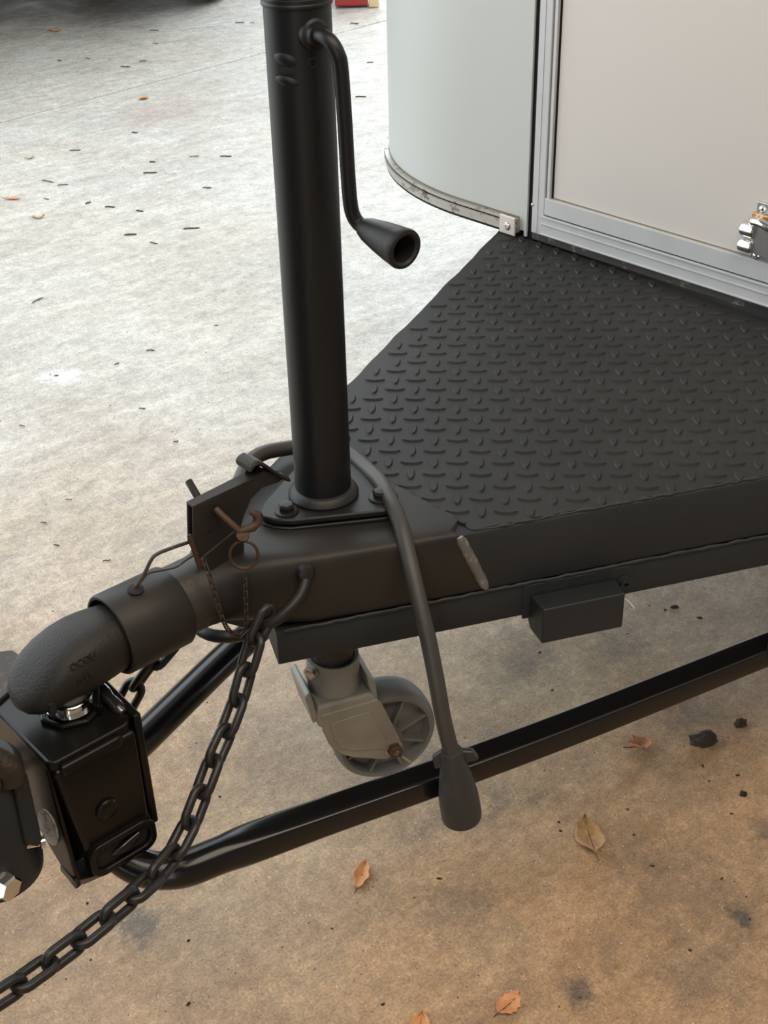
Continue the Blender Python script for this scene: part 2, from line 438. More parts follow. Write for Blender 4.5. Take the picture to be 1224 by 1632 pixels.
# bent round eye under the coupler that carries the safety chains
ey = [(-94,-62,512),(-101,-72,504),(-111,-77,496),(-124,-79,489),(-138,-76,481),(-151,-66,472),(-160,-50,458),(-167,-25,443),(-176,2,437),(-171,34,434),(-160,55,446),(-146,68,466),(-124,78,486),(-102,72,504),(-94,62,512)]
eye = MB().tube(smoothpath(ey,6), 6.6, 14).build('chain_eye', M_flange, frame)
MB().lathe([(1,0),(9,0),(10,5),(7,10),(3,11)], (-96,-66,510), (-.45,-.8,.3), 14).build('eye_weld', M_flange, eye)

# ------------------------------------------------------------------ trailer body
body = thing('enclosed_trailer', 'white enclosed trailer body with rounded front corner and aluminium framed front door', 'trailer', (713,391,524))
BN = V(-.99945594,-.03298205,0); BD = V(.03298205,-.99945594,0)
def bp(s_, z, out=0): return V(713,391,0) + BD*s_ + BN*out + V(0,0,z)
R0 = 430
def outline(off=0, s_start=1.0, n=28):                 # plan of the rounded corner, from the seam round to the side
    pts = [V(713,391,0) + BD*(-k) + BN*off for k in [ -s_start+ (s_start-(-134))*i/6 for i in range(7)]]
    pts = []
    for i in range(6):
        s_ = s_start + (-134 - s_start)*i/6
        pts.append(V(713,391,0)+BD*s_+BN*off)
    c = V(713,391,0)+BD*(-134) - BN*R0
    for i in range(n+1):
        a = (PI/2)*i/n
        pts.append(c + BN*(R0+off)*math.cos(a) - BD*(R0+off)*math.sin(a))
    e = pts[-1] - BN*2400
    pts.append(e)
    return pts
def wallstrip(name, off0, off1, z0, z1, material, parent, s_start=1.0, smooth=40, bevel=0):
    o0, o1 = outline(off0, s_start), outline(off1, s_start)
    mb = MB()
    secs = [[p+V(0,0,z0), p+V(0,0,z1), q+V(0,0,z1), q+V(0,0,z0)] for p, q in zip(o0, o1)]
    mb.loft(secs); return mb.build(name, material, parent, smooth=smooth, bevel=bevel)
ZT = 2350
wallstrip('corner_panel', 0, -20, 530, ZT, M_panel, body)
mo = wallstrip('bottom_moulding', 7, -3, 526, 548, M_mould, body, -14)
wallstrip('moulding_rib', 9.5, 6, 536, 540, M_mould, mo, -14)
wallstrip('moulding_rib', 8.5, 6, 544.5, 548.5, M_mould, mo, -14)
wallstrip('moulding_groove', 7.3, 6.5, 541, 543, M_rubber, mo, -14)
wallstrip('moulding_lip', 6, -6, 522, 526.5, M_rubber, mo, -14)
wallstrip('grime_line', .5, -.5, 548.5, 550.5, M_grime, mo, -14)
cap = MB(); cap.plate([bp(-46,521,8),bp(-14,521,8),bp(-14,551,8),bp(-46,551,8)], BN*4)
cp = cap.build('end_cap', M_clip, body, bevel=2.5)
sc_ = MB(); sc_.lathe([(6.2,0),(6.2,1.2),(5,2.6),(2.4,3.0),(2.2,1.6),(.5,1.6)], bp(-29,535,12), BN, 16); sc_.build('screw', M_steel, cp)
def slab(name, s0, s1, z0, z1, o0, o1, material, parent, bevel=0):
    mb = MB(); mb.plate([bp(s0,z0,o0),bp(s1,z0,o0),bp(s1,z1,o0),bp(s0,z1,o0)], BN*(o1-o0))
    return mb.build(name, material, parent, smooth=0, bevel=bevel)
slab('panel_edge_trim', -4, 1.5, 522, ZT, -2, 1.5, M_panel, body, .6)
slab('door_seal', 1.5, 12, 519, ZT, -22, -2.5, M_rubber, body)
post = slab('corner_post', 12, 36, 533, ZT, -20, 3, M_alu, body, 1.2)
slab('post_rib', 22, 24, 535, ZT, 3, 3.8, M_alu, post, .3)
slab('post_groove', 36, 39.5, 533, ZT, -20, -5, M_rubber, post)
SCW = MB(); SCW.lathe([(2.4,0),(2.4,1),(1.2,2)], bp(13,577,3), BN, 12); SCW.build('rivet', M_steel, post)
door = slab('front_door', 39.5, 1180, 566, ZT, -14, -3, M_door, body)
slab('door_stile', 39.5, 45, 592, ZT, -14, 2.5, M_alu, door, .6)
slab('door_stile_groove', 45, 48.5, 592, ZT, -14, -2.4, M_rubber, door)
slab('door_bottom_rail', 37, 1180, 567, 593, -14, 4, M_alu, door, .8)
slab('door_grime_line', 48.5, 1180, 593, 594.6, -6, -2.2, M_grime, door)
sill = slab('door_sill', 32, 1190, 535, 565, -20, 4, M_alu, body, .8)
slab('sill_rib', 32, 1190, 562, 565, 4, 6, M_alu, sill, .6)
slab('sill_rib', 32, 1190, 551, 553.5, 4, 5.6, M_alu, sill, .6)
slab('sill_lip', 32, 1190, 535, 538, 4, 6.5, M_alu, sill, .8)
slab('sill_groove', 34, 1180, 565, 567, -14, 1, M_dark, sill)
slab('sill_seal', 12, 1190, 521, 535, -20, 1, M_sill, body, 2)
# rest of the shell
slab('front_panel', 1190, 1560, 530, ZT, -20, -2, M_panel, body)
sh = MB(); sh.prism([(725,-900),(3500,-1100),(3500,800),(1150,800),(960,740),(840,640),(770,540),(725,380)],512,530); sh.build('body_floor', M_frame, body, smooth=0)
ol = outline(-1, 1190+0)[6:]
far_pts = [(p.x, p.y) for p in outline(-1)]
c2 = [(p.x, -780+ (0)) for p in []]
MB().prism(far_pts + [(far_pts[-1][0], -1150), (790, -1150)], ZT-20, ZT).build('body_roof', M_panel, body, smooth=0)
MB().box(3500,3520,-1150,820,530,ZT).build('rear_wall', M_panel, body, smooth=0)
MB().box(790,3500,-1170,-1150,530,ZT).build('side_wall', M_panel, body, smooth=0)
# chrome door latch at the right edge of the view
lt = slab('door_latch', 393, 470, 590, 671, -3, 1, M_steel, body, .8)
slab('latch_plate', 388, 470, 604, 655, -2, 2.5, M_gold, lt, .8)
for s_ in (402, 461):
    for z_ in (598, 662):
        q = MB(); q.lathe([(5,0),(5,1.4),(3.2,2.8),(1.6,3),(1.4,1.6),(.4,1.6)], bp(s_,z_,1), BN, 14); q.build('latch_screw', M_chrome, lt)
for z_ in (634, 612):
    q = MB(); q.lathe([(9,0),(10,2),(10,18),(8,20)] , bp(382,z_,10), BD, 18); q.build('latch_barrel', M_chrome, lt)
q = MB(); q.tube(smoothpath([bp(396,644,3), bp(398,648,14), bp(412,650,18), bp(430,646,18), bp(445,640,16), bp(462,636,6)]), 6, 10); q.build('latch_bail', M_chrome, lt)
q = MB(); q.plate([bp(398,606,4),bp(436,600,4),bp(438,640,4),bp(398,645,4)], BN*9); q.build('latch_hasp', M_steel, lt, bevel=2)

# ------------------------------------------------------------------ coupler
coup = thing('trailer_coupler', 'black steel A-frame coupler seated on the hitch ball at lower left', 'coupler', (-150,0,444))
def sec_round(x, w, z0, z1, n=32, p=2.0, wt=None):
    """closed section at x: half width w, bottom z0, top z1, superellipse power p"""
    c = (z0+z1)/2; h = (z1-z0)/2; out = []
    for k in range(n):
        t = 2*PI*k/n
        cy, cz = math.cos(t), math.sin(t)
        y = math.copysign(abs(cy)**(2/p), cy)*w; z = c + math.copysign(abs(cz)**(2/p), cz)*h
        out.append(V(x, y, z))
    return out
secs = [sec_round(-207,36,457,529), sec_round(-185,36,457,529), sec_round(-165,38,456,530,p=2.3), sec_round(-145,44,452,529,p=3.2),
        sec_round(-120,55,444,528,p=5), sec_round(-90,71,441,526.5,p=8), sec_round(-40,94.5,441,525,p=11), sec_round(20,122.4,441,524,p=14), sec_round(46,134.6,441,523.5,p=14)]
secs.append([V(66 if abs(p.y) < 118 else 49+(519-p.z)*.38, p.y if abs(p.y) < 118 else math.copysign(abs(p.y)+(3+(519-p.z)*.38)*.4663, p.y), p.z) for p in secs[-1]])
cb = MB().loft(secs).build('coupler_body', M_coup, coup, smooth=55)
sl = MB()
sl.lathe([(37,-210),(40,-211),(41.5,-213),(41.5,-281),(40,-283),(37.5,-283),(36.5,-278),(36.5,-215)][::1], (0,0,492), (1,0,0), 40, close=True)
sl.build('sleeve', M_coup, coup)
MB().lathe([(36.3,-215),(36.3,-150)], (0,0,494), (1,0,0), 36).build('neck_tube', M_neck, coup)
# weld and keyhole slot on top of the sleeve
MB().loft([sec_round(x,w,z0,z1,32,p) for x,w,z0,z1,p in (
    (-262,33,462,522,2.2),(-284,33.5,460,521,2.4),(-298,35,459,522,2.6),(-314,37,459,521,2.7),(-330,38,459,518,2.7),(-346,38,460,512,2.7),
    (-359,37,461,504,2.7),(-369,34.5,461,496,2.7),(-377,30,461,488,2.6),(-384,21,462,480,2.4),(-387.5,9,464,475,2))]).build('ball_socket', M_cast, coup, smooth=60)
sock = SC.objects['ball_socket']
# raised rib and flat rim of the socket
MB().box(-371,-364,-35.4,-28,466,480).build('socket_slot', M_dark, sock, bevel=1)
def text(body_, loc_mm, xdir, ydir, size, ext, material, parent, name):
    cu = bpy.data.curves.new(name, 'FONT'); cu.body = body_; cu.size = size*MM; cu.extrude = ext*MM; cu.align_x = 'CENTER'
    to = bpy.data.objects.new(name+'_tmp', cu); SC.collection.objects.link(to)
    dg = bpy.context.evaluated_depsgraph_get(); me = bpy.data.meshes.new_from_object(to.evaluated_get(dg))
    bpy.data.objects.remove(to); me.materials.clear(); me.materials.append(material)
    X = Vector(xdir).normalized(); Z = X.cross(Vector(ydir)).normalized(); Y = Z.cross(X)
    mtx = Matrix((X, Y, Z)).transposed().to_4x4()
    mtx.translation = (Vector(loc_mm)-Vector(parent['_w']))*MM
    me.transform(mtx)
    o = bpy.data.objects.new(name, me); SC.collection.objects.link(o); o.parent = parent; o['_w'] = list(parent['_w'])
    return o
text('OCOU', (-330,-35.8,505), (1,-.06,.05), (0,.45,.9), 9, .7, M_cast, sock, 'cast_lettering')
text('ATL', (-333,-38.6,488), (1,-.02,.05), (0,.12,1), 10, .7, M_cast, sock, 'cast_lettering')
# latch lever: folded sheet-metal handle standing on the coupler's top
prof = [(x+4,y-4,z) for x,y,z in [(-190,-14,602),(-115,-14,604),(-104,-14,607),(-78,-14,592),(-88,-14,588),(-110,-14,590),(-124,-14,583),(-134,-14,568),(-141,-14,551),(-147,-14,532),(-176,-14,528),(-184,-14,531),(-194,-14,560)]]
lv = MB(); lv.plate(prof, (0,3,0)); lv.plate([(x,y+9,z) for x,y,z in prof], (0,3,0))
lv.plate([(-186,-18,601),(-111,-18,603),(-100,-18,606),(-100,-6,606),(-111,-6,603),(-186,-6,601)], (0,0,3))
lever = lv.build('latch_lever', M_coup, coup, bevel=1)
tb = MB(); tb.loft([[V(x,y,z) for y,z in ((-24,z0),(-21,z0+3),(1,z0+3),(4,z0),(1,z0-3),(-21,z0-3))] for x,z0 in ((-120,617),(-117,621),(-111,622),(-104,617),(-92,604),(-80,592),(-74,588))])
tb.loft([[V(-112,-9,618),V(-100,-9,612),V(-100,-6,612),V(-112,-6,618)],[V(-122,-9,600),V(-98,-9,600),V(-98,-6,600),V(-122,-6,600)]])
tb.build('thumb_tab', M_coup, lever, bevel=1.2)
q = MB(); q.lathe([(5.5,0),(5.5,1.5),(3.5,3.5),(1,4)], (-171,-14,569), (0,-1,0), 14); q.build('rivet', M_coup, lever)
q = MB(); q.lathe([(3.8,0),(3.8,24),(3.2,25)], (-168,-3,594), (.05,.8,.6), 12); q.build('pivot_stub', M_coup, lever)
q = MB(); q.plate([(-196,-16,575),(-191,-16,575),(-183,-16,535),(-188,-16,530)], (0,-2,0)); q.build('rusty_latch_edge', M_rust, lever, bevel=.8)
q = MB(); q.plate([(-182,-19,545),(-140,-19,558),(-132,-19,552),(-134,-19,528),(-176,-19,522)], (0,5,0)); q.build('latch_bracket', M_coup, coup, bevel=1.2)
# spring wire from the sleeve to the lever
w1 = MB(); w1.tube(smoothpath([(-253,-4,533),(-250,-5,538),(-240,-5,546),(-230,-5,558),(-222,-5,561),(-205,-5,560),(-188,-5,558)],5), 1.9, 8)
w1.tube(smoothpath([(-253,-4,533),(-245,-6,540),(-236,-6,545),(-222,-5,541),(-205,-5,537),(-190,-5,540),(-175,-10,545)],5), 1.1, 8)
w1.build('spring_wire', M_thin, coup)
MB().lathe([(8,0),(8,1),(6,2),(1,2)], (-252,-6,534), (0,-.15,1), 14).build('wire_eye', M_dark, coup)

# ------------------------------------------------------------------ latch pin with its little chain
pin = thing('latch_pin', 'rusty linch pin with ring and thin chain through the black coupler latch', 'pin', (-155,-30,560))
pp = MB(); pp.tube([(-163,-20,592),(-160,-30,585),(-153,-41,573),(-150,-44,566)], 3.6, 10)
pp.tube([(-152,-42,572),(-140,-46,573),(-134,-47,577),(-134,-46,585),(-140,-44,590)], [3.4,4.5,5,4.5,2.5], 10)
pp.lathe([(1,-5),(6,-4),(7,0),(6,4),(1,5)], (-151,-43,567), (.3,.7,-.6), 14)
pp.build('pin_head', M_rust, pin)
ring = []
for k in range(24):
    t = 2*PI*k/24
    ring.append(V(-153,-46,547) + V(.60,-.42,.0)*15.5*math.cos(t)*1.2 + V(.03,.05,1)*15.5*math.sin(t))
MB().tube(ring, 1.6, 8, closed=True).build('pin_ring', M_rust, pin)

def link_mesh(name, a, b, w_, material, n=10, nr=8):    # stadium ring: straight half length a, bend radius b, wire w_
    path = []
    for k in range(n+1):
        t = -PI/2 + PI*k/n; path.append(V(a + b*math.cos(t), b*math.sin(t), 0))
    for k in range(n+1):
        t = PI/2 + PI*k/n; path.append(V(-a + b*math.cos(t), b*math.sin(t), 0))
    mb = MB(); mb.tube(path, w_, nr, closed=True)
    o = mb.build(name, material); me = o.data; bpy.data.objects.remove(o); return me
def chain(parent, path, pitch, me, name='chain_link', roll0=.78, refv=None, jitter=.06):
    P = [Vector(p) for p in path]
    cum = [0]
    for i in range(len(P)-1): cum.append(cum[-1]+(P[i+1]-P[i]).length)
    def at(s_):
        for i in range(len(P)-1):
            if s_ <= cum[i+1]: 
                t = (s_-cum[i])/(cum[i+1]-cum[i]); return P[i].lerp(P[i+1], t)
        return P[-1]
    n = int(cum[-1]/pitch); base = Vector(parent['_w'])
    for k in range(n):
        a, b = at(k*pitch), at((k+1)*pitch); T = (b-a).normalized(); c = (a+b)/2
        rv = (cam.matrix_world.translation/MM - c) if refv is None else Vector(refv); zz = (rv - T*rv.dot(T)).normalized()
        zz = Matrix.Rotation((roll0 if k % 2 else roll0-PI/2) + random.uniform(-jitter,jitter), 3, T) @ zz
        yy = zz.cross(T)
        m4 = Matrix((T, yy, zz)).transposed().to_4x4(); m4.translation = (c-base)*MM
        o = bpy.data.objects.new(name, me); SC.collection.objects.link(o); o.parent = parent; o.matrix_local = m4
        o['_w'] = list(parent['_w'])
thin = link_mesh('thin_link', 3.6, 2.0, .95, M_thin, 6, 6)
chain(pin, smoothpath([(-190,-32,552),(-190,-42,530),(-188,-46,505),(-184,-48,480),(-176,-50,464),(-169,-52,461),(-163,-52,466),(-160,-51,485),(-158,-50,505),(-156,-49,531)],6), 7.2, thin)

# ------------------------------------------------------------------ safety chains
big = link_mesh('big_link', 10.6, 8.8, 4.3, M_chain, 8, 10)
ch1 = thing('safety_chain', 'long black safety chain hanging from the coupler across to the lower left', 'chain', (-134,-62,448))
chain(ch1, smoothpath([(-135,-62,448),(-146,-64,440),(-168,-72,470-24),(-170,-72,462)][0:0]+[(-146,-71,490),(-170,-73,462),(-197,-85,427),(-222,-96,404),(-245,-105,389),(-280,-121,362),(-311,-135,341),(-345,-148,336),(-383,-160,340),(-420,-167,341),(-460,-172,340),(-522,-180,345),(-600,-186,356),(-690,-190,375),(-820,-190,405),(-950,-180,445),(-1090,-170,500)],5), 31, big)
ch2 = thing('safety_chain', 'short black safety chain seen behind the coupler sleeve', 'chain', (-172,40,436))
chain(ch2, smoothpath([(-168,42,434),(-190,42,418),(-208,42,408),(-231,45,388),(-249,50,366),(-261,55,344),(-285,62,330),(-340,70,330),(-420,74,338),(-520,90,350),(-700,130,385),(-900,160,435),(-1090,170,500)],5), 31, big, roll0=.2)

# ------------------------------------------------------------------ jack
JX, JY = -16, 0
jack = thing('trailer_jack', 'tall black crank jack bolted on the coupler with a grey caster wheel below', 'trailer jack', (JX,JY,528))
fl = [(-92,12),(-88,-6),(-78,-18),(12,-68),(28,-66),(44,-50),(56,-22),(56,22),(44,50),(28,66),(12,68),(-78,18)]
fl = [(-90,8),(-86,-4),(-74,-18),(8,-70),(24,-70),(40,-56),(50,-28),(50,28),(40,56),(24,70),(8,70),(-74,30),(-86,20)]
MB().prism(fl, 524, 529).build('lower_flange', M_flange, jack, bevel=1.2)
fg = MB().prism([(x*.985+0, y*.985) for x,y in fl], 531, 538).build('upper_flange', M_flange, jack, bevel=1.8)
MB().lathe([(29,0),(36,0),(37,3),(34,8),(30,11)], (JX,JY,538), (0,0,1), 40).build('collar_weld', M_flange, jack)
for x,y in ((-66,-1),(21,-48),(21,48)):
    q = MB(); q.lathe([(12.5,0),(12.5,1.5),(11,2.2)], (x,y,538), (0,0,1), 24); b_ = q.build('washer', M_flange, fg)
    q = MB(); q.lathe([(8.4,0),(8.6,5),(7,7.5),(2,8)], (x,y,540), (0,0,1), 6); q.build('bolt_head', M_flange, fg, smooth=20)
prof = [(29.3,0),(29.3,489),(30.2,490),(30.2,495),(29,496),(29,503),(31,505),(31,520),(29,530),(20,536)]
tb = MB().lathe(prof, (JX,JY,538), (0,0,1), 64).build('outer_tube', M_jack, jack)
MB().lathe([(30.2,0),(30.8,1),(30.8,3.2),(30.2,4)], (JX,JY,1026), (0,0,1), 64).build('top_cap_rim', M_jack, tb)
# keyhole stamping on the tube
for z, hgt in ((986,5.5),(968,4.5)):
    secs = []
    for k in range(11):
        a = math.radians(184 + 44*k/10); hh = hgt*(math.sin(PI*(k+.4)/10.8))**.5
        c0 = V(JX + math.cos(a)*29.2, JY + math.sin(a)*29.2, z - (k-5)*.3); n0 = V(math.cos(a), math.sin(a), 0)
        bul = 1.8*math.sin(PI*(k+.4)/10.8)
        secs.append([c0 + V(0,0,-hh), c0 + n0*bul*.8 + V(0,0,-hh*.4), c0 + n0*bul + V(0,0,hh*.1), c0 + n0*bul*.7 + V(0,0,hh*.6), c0 + V(0,0,hh), c0 - n0*2])
    MB().loft(secs).build('stamped_bead', M_jack, tb, smooth=60)
secs = []
for k in range(9):
    a = math.radians(192 + 30*k/8); hh = 3.0*(math.sin(PI*(k+.5)/9))**.5
    c0 = V(JX+math.cos(a)*29.45, JY+math.sin(a)*29.45, 977.5); n0 = V(math.cos(a), math.sin(a), 0)
    secs.append([c0+V(0,0,-hh), c0+n0*.2, c0+V(0,0,hh), c0-n0*1])
MB().loft(secs).build('stamped_slot', M_dark, tb)
a = math.radians(252)
q = MB(); q.lathe([(4.8,0),(4.8,1.2),(3.6,1.6),(3.2,.4),(.5,.4)], (JX+math.cos(a)*28.8, JY+math.sin(a)*28.8, 983), (math.cos(a),math.sin(a),0), 16); q.build('screw', M_dark, tb)
q = MB(); q.lathe([(13.5,-4),(13.5,2.5),(11,4),(10,9),(6,10)], (-22,-28.5,1006), (-.12,-1,0), 24); boss = q.build('crank_bush', M_jack, jack)
cr = smoothpath([(-22,-30,1006),(-26,-46,1007.5),(-26,-56,1004),(-24,-61.5,995),(-22,-62.5,983),(-20,-62.5,940),(-18.5,-62,900),(-17,-62,870),(-15,-62.5,857),(-12.5,-66,849),(-11.5,-74,846),(-11.5,-82,845)], 6)
crank = MB().tube(cr, 6.6, 16).build('crank_arm', M_jack, jack)
g = MB(); g.lathe([(6.5,0),(8.5,1),(11,8),(14.5,26),(16.8,42),(17.6,50),(18.2,55),(17.6,57),(14.5,57.5),(12.4,55.5),(12,20),(.5,18)], (-11.5,-72,846), (-.015,-1,-.10), 36)
g.build('crank_grip', M_flange, crank)
# lower half: inner tube, caster
MB().lathe([(24.5,0),(24.5,135)], (JX,JY,300), (0,0,1), 36).build('inner_tube', M_inner, jack)
wd = V(.93,-.36,0).normalized(); wn_ = V(.36,.93,0).normalized()
def wp(s_, z, o): return V(JX,JY,0) + wd*s_ - wn_*o + V(0,0,z)     # o = mm towards the viewer's side
fork = MB(); fork.lathe([(25,268),(25.5,324),(30,325),(30.5,320),(30,275),(34,262),(30,250),(26,255)], (JX,JY,0), (0,0,1), 36, close=True)
fork_o = fork.build('caster_socket', M_zinc, jack)
br = MB()
br.loft([[wp(-31,282,34),wp(34,282,34),wp(40,270,36),wp(40,258,36),wp(-30,250,36),wp(-34,262,36)],
         [wp(-31,282,-34),wp(34,282,-34),wp(40,270,-36),wp(40,258,-36),wp(-30,250,-36),wp(-34,262,-36)]])
br.build('caster_yoke', M_zinc, jack, bevel=4)
for sgn in (1,-1):
    lg = [(-28,270),(40,272),(46,262),(66,205),(69,192),(66,183),(58,178),(48,176),(8,193),(-8,204),(-20,222),(-27,245)]
    q = MB(); q.plate([wp(s_,z,31*sgn) for s_,z in lg], -wn_*5*sgn)
    leg = q.build('fork_leg', M_zinc, jack, bevel=2)
    lg2 = [(-18,255),(30,258),(50,206),(44,195),(10,204),(-8,214),(-15,232)]
    q = MB(); q.plate([wp(s_,z,35.5*sgn) for s_,z in lg2], -wn_*1.6*sgn); q.build('leg_boss', M_zinc, leg, bevel=1.4)
q = MB(); q.plate([wp(30,306,30),wp(41,292,30),wp(43,266,30),wp(36,262,30)], wn_*60); q.build('yoke_ear', M_zinc, jack, bevel=2.5)
q = MB(); q.plate([wp(-38,306,34),wp(-45,300,34),wp(-37,258,34),wp(-30,262,34)], wn_*58); q.build('yoke_ear', M_zinc, jack, bevel=2.5)
q = MB(); q.lathe([(9,0),(9,7),(7,8)], wp(-28,318,14), wp(-1,0,.6)-V(JX,JY,0)-V(0,0,0), 6); q.build('lock_bolt', M_zinc2, jack, smooth=20)
wh = MB(); R_ = 64
wh.lathe([(18,-22),(18,-23.5),(9,-23.5),(9,23.5),(18,23.5),(18,14),(50,9),(54,22),(58,23),(62.5,17),(64,8),(64,-8),(62.5,-17),(58,-23),(54,-22),(50,-9),(18,-14)], wp(56,196,0), tuple(wn_), 48, close=True)
wheel = wh.build('caster_wheel', M_wheel, jack)
for sgn in (-1,1):
    for k in range(8):
        a = 2*PI*k/8 + .35
        e = wd*math.cos(a) + V(0,0,1)*math.sin(a); f_ = wd*(-math.sin(a)) + V(0,0,1)*math.cos(a)
        c = wp(56,196,0)
        q = MB(); q.loft([[c + e*r_ + f_*w_ + wn_*sgn*h_ for w_,h_ in ((-2.2,8),(-1.6,hh),(1.6,hh),(2.2,8))] for r_,hh in ((16,22),(53,20))])
        q.build('wheel_rib', M_wheel, wheel)
ax = MB(); ax.lathe([(5.5,-30),(5.5,44),(4,46)], wp(58,192,0), tuple(-wn_), 16)
ax.lathe([(11.5,36),(11.5,38)], wp(58,192,0), tuple(-wn_), 20)
axo = ax.build('axle_bolt', M_zinc2, jack)
q = MB(); q.lathe([(9,38),(9.3,39),(9.3,45),(8,46)], wp(58,192,0), tuple(-wn_), 6); q.build('axle_nut', M_rust, axo, smooth=20)
q = MB(); q.tube([wp(66,180,40),wp(78,164,38)], 1.4, 8); q.build('cotter_end', M_zinc2, axo)
# ------------------------------------------------------------------ cable and plug
cab = thing('trailer_plug', 'black round trailer plug on a cable looped around the jack tube', 'plug', (-30,-213,330))
cpts = [(-150,8,536),(-132,22,536),(-112,38,536),(-86,62,536),(-62,81,542),(-42,93,547),(-18,100,546),(12,100,540),(34,92,537),(50,68,537),(56,42,538),(50,8,538),(40,-26,540),(24,-58,541),(8,-92,534),(-6,-120,514),(-18,-145,488),(-28,-170,455),(-35,-190,415),(-37,-203,370),(-34,-212,330),(-33,-213,322)]
MB().tube(smoothpath(cpts,7), 8.4, 16).build('cable', M_cable, cab)
pa = V(-34,-212,332); pb = V(-21,-216,228); ax_ = (pb-pa).normalized()
pl = MB(); pl.lathe([(8.6,0),(10.6,0.5),(11.6,4),(14.0,22),(17.5,42),(20.4,62),(21.0,66),(21.4,78),(21.8,97),(21.2,100),(18,100.5),(17,92),(.5,92)], pa, ax_, 36)
plug = pl.build('plug_body', M_plug, cab)
right = V(.746,-.666,0); fro = V(-.553,-.638,0)
def pq(a_, r_, f_): return pa + ax_*a_ + right*r_ + fro*f_
q = MB(); q.plate([pq(64,-7,17.5),pq(64,9,17),pq(66,9,17),pq(66,-7,17.5)], fro*2.2); q.build('plug_step', M_dark, plug)
q = MB(); q.plate([pq(2,9,-8),pq(3,22,-8),pq(14,27,-8),pq(16,24,-8),pq(20,12,-8)], fro*9); q.build('plug_wing', M_plug, plug, bevel=1.6)
q = MB(); q.plate([pq(2,-9,-8),pq(12,-21,-8),pq(28,-20,-8),pq(24,-10,-8)], fro*9); q.build('plug_wing', M_plug, plug, bevel=1.6)
q = MB(); q.plate([pq(34,12,-2),pq(36,17,-2),pq(58,20.5,-2),pq(58,16,-2)], fro*6); q.build('plug_key', M_plug, plug, bevel=1.2)

# ------------------------------------------------------------------ spring bars
def bar(name, label, pts, pivot, flat=1):
    t = thing(name, label, 'spring bar', pivot, None)
    P = smoothpath(pts, 6); m_ = len(P); secs = []
    T = [(P[min(i+1,m_-1)]-P[max(i-1,0)]).normalized() for i in range(m_)]
    nrm = V(0,1,0)
    for i in range(m_):
        nrm = (nrm - T[i]*nrm.dot(T[i])).normalized()
        # side vector kept level along the straight part
        lev = V(0,0,1).cross(T[i])
        if lev.length > .5:
            lev.normalize(); 
            if lev.dot(nrm) < 0: lev = -lev
            nrm = nrm.lerp(lev, .25).normalized()
        b = nrm.cross(T[i]); 
        if b.z < -0.01 and False: b = -b
        fl_ = flat*min(1, max(0, (i/m_-.42)/.2)) ; fl_ = fl_*fl_*(3-2*fl_)
        sec = []
        for k in range(24):
            a = 2*PI*k/24; ca, sa = math.cos(a), math.sin(a)
            pw = 2/(2+5*fl_)
            x_ = math.copysign(abs(ca)**pw, ca)*(19-3*fl_); y_ = math.copysign(abs(sa)**pw, sa)*(19-4.5*fl_)
            sec.append(P[i] + nrm*x_ + b*y_)
        secs.append(sec)
    MB().loft(secs).build('bar', M_bar, t, smooth=60)
    return t
bar('spring_bar', 'glossy black spring bar running under the near rail to the right edge',
    [(-336,-28,312),(-336,-34,288),(-334,-48,270),(-322,-74,262),(-296,-97,261),(-262,-107,261),(-226,-117,262),(-157,-137,262),(-21,-178,262),(134,-221,262),(306,-264,262),(421,-292,262),(620,-345,262)], (-340,-62,318))
bar('spring_bar', 'glossy black spring bar behind the chain, under the far side of the coupler',
    [(-336,28,312),(-336,34,288),(-328,48,270),(-308,62,263),(-275,74,262),(-228,88,262),(-148,116,262),(-67,144,262),(80,190,262),(250,240,262),(421,292,262),(620,345,262)], (-340,62,318), 0)

# ------------------------------------------------------------------ hitch head on the tow vehicle
hh = thing('tow_hitch', 'glossy black welded weight distribution tow hitch below the hitch ball', 'hitch', (-345,0,290))
top = [(-392,-54),(-386,-60),(-312,-60),(-306,-56),(-300,-50),(-300,50),(-306,60),(-386,60),(-392,54)]
MB().prism(top, 424, 436).build('top_plate', M_hitch, hh, bevel=3, seg=3)
MB().prism([(-384,-66),(-322,-66),(-316,-60),(-316,-36),(-384,-36)], 418, 431).build('side_step', M_hitch, hh, bevel=4, seg=3)
def quadsolid(name, a, b, mat_, parent, bevel=2): 
    return MB().loft([[Vector(p) for p in a],[Vector(p) for p in b]]).build(name, mat_, parent, bevel=bevel, seg=3)
# box of the head: tapering from the top plate down
ck = MB(); ck.loft([[V(-390,-63,426),V(-303,-63,426),V(-303,-63,304),V(-371,-63,312)],
    [V(-389,-44,426),V(-303,-44,426),V(-303,-44,300),V(-387,-44,290)],
    [V(-389,60,426),V(-303,60,426),V(-303,60,300),V(-389,60,350)]])
ck.build('cheek_box', M_hitch, hh, bevel=5, seg=3)
fp = MB(); fp.plate([(-391,-48,428),(-391,60,428),(-391,60,350),(-391,14,316),(-391,-36,282),(-391,-46,272),(-391,-56,270),(-389,-60,276),(-389,-60,290)], (4,0,0))
face = fp.build('face_plate', M_hitch, hh, bevel=1.5, seg=3)
# far cheek plate, with a shiny weld
fc = MB(); fc.plate([(-302,-60,440),(-302,60,452),(-302,60,300),(-302,-62,300)], (8,0,0)); fc.build('back_plate', M_hitch, hh, bevel=2)
blob_weld('corner_weld', (-305,-46,438), (-305,30,446), 7, 6, M_weldsh, hh, (-.5,0,1))
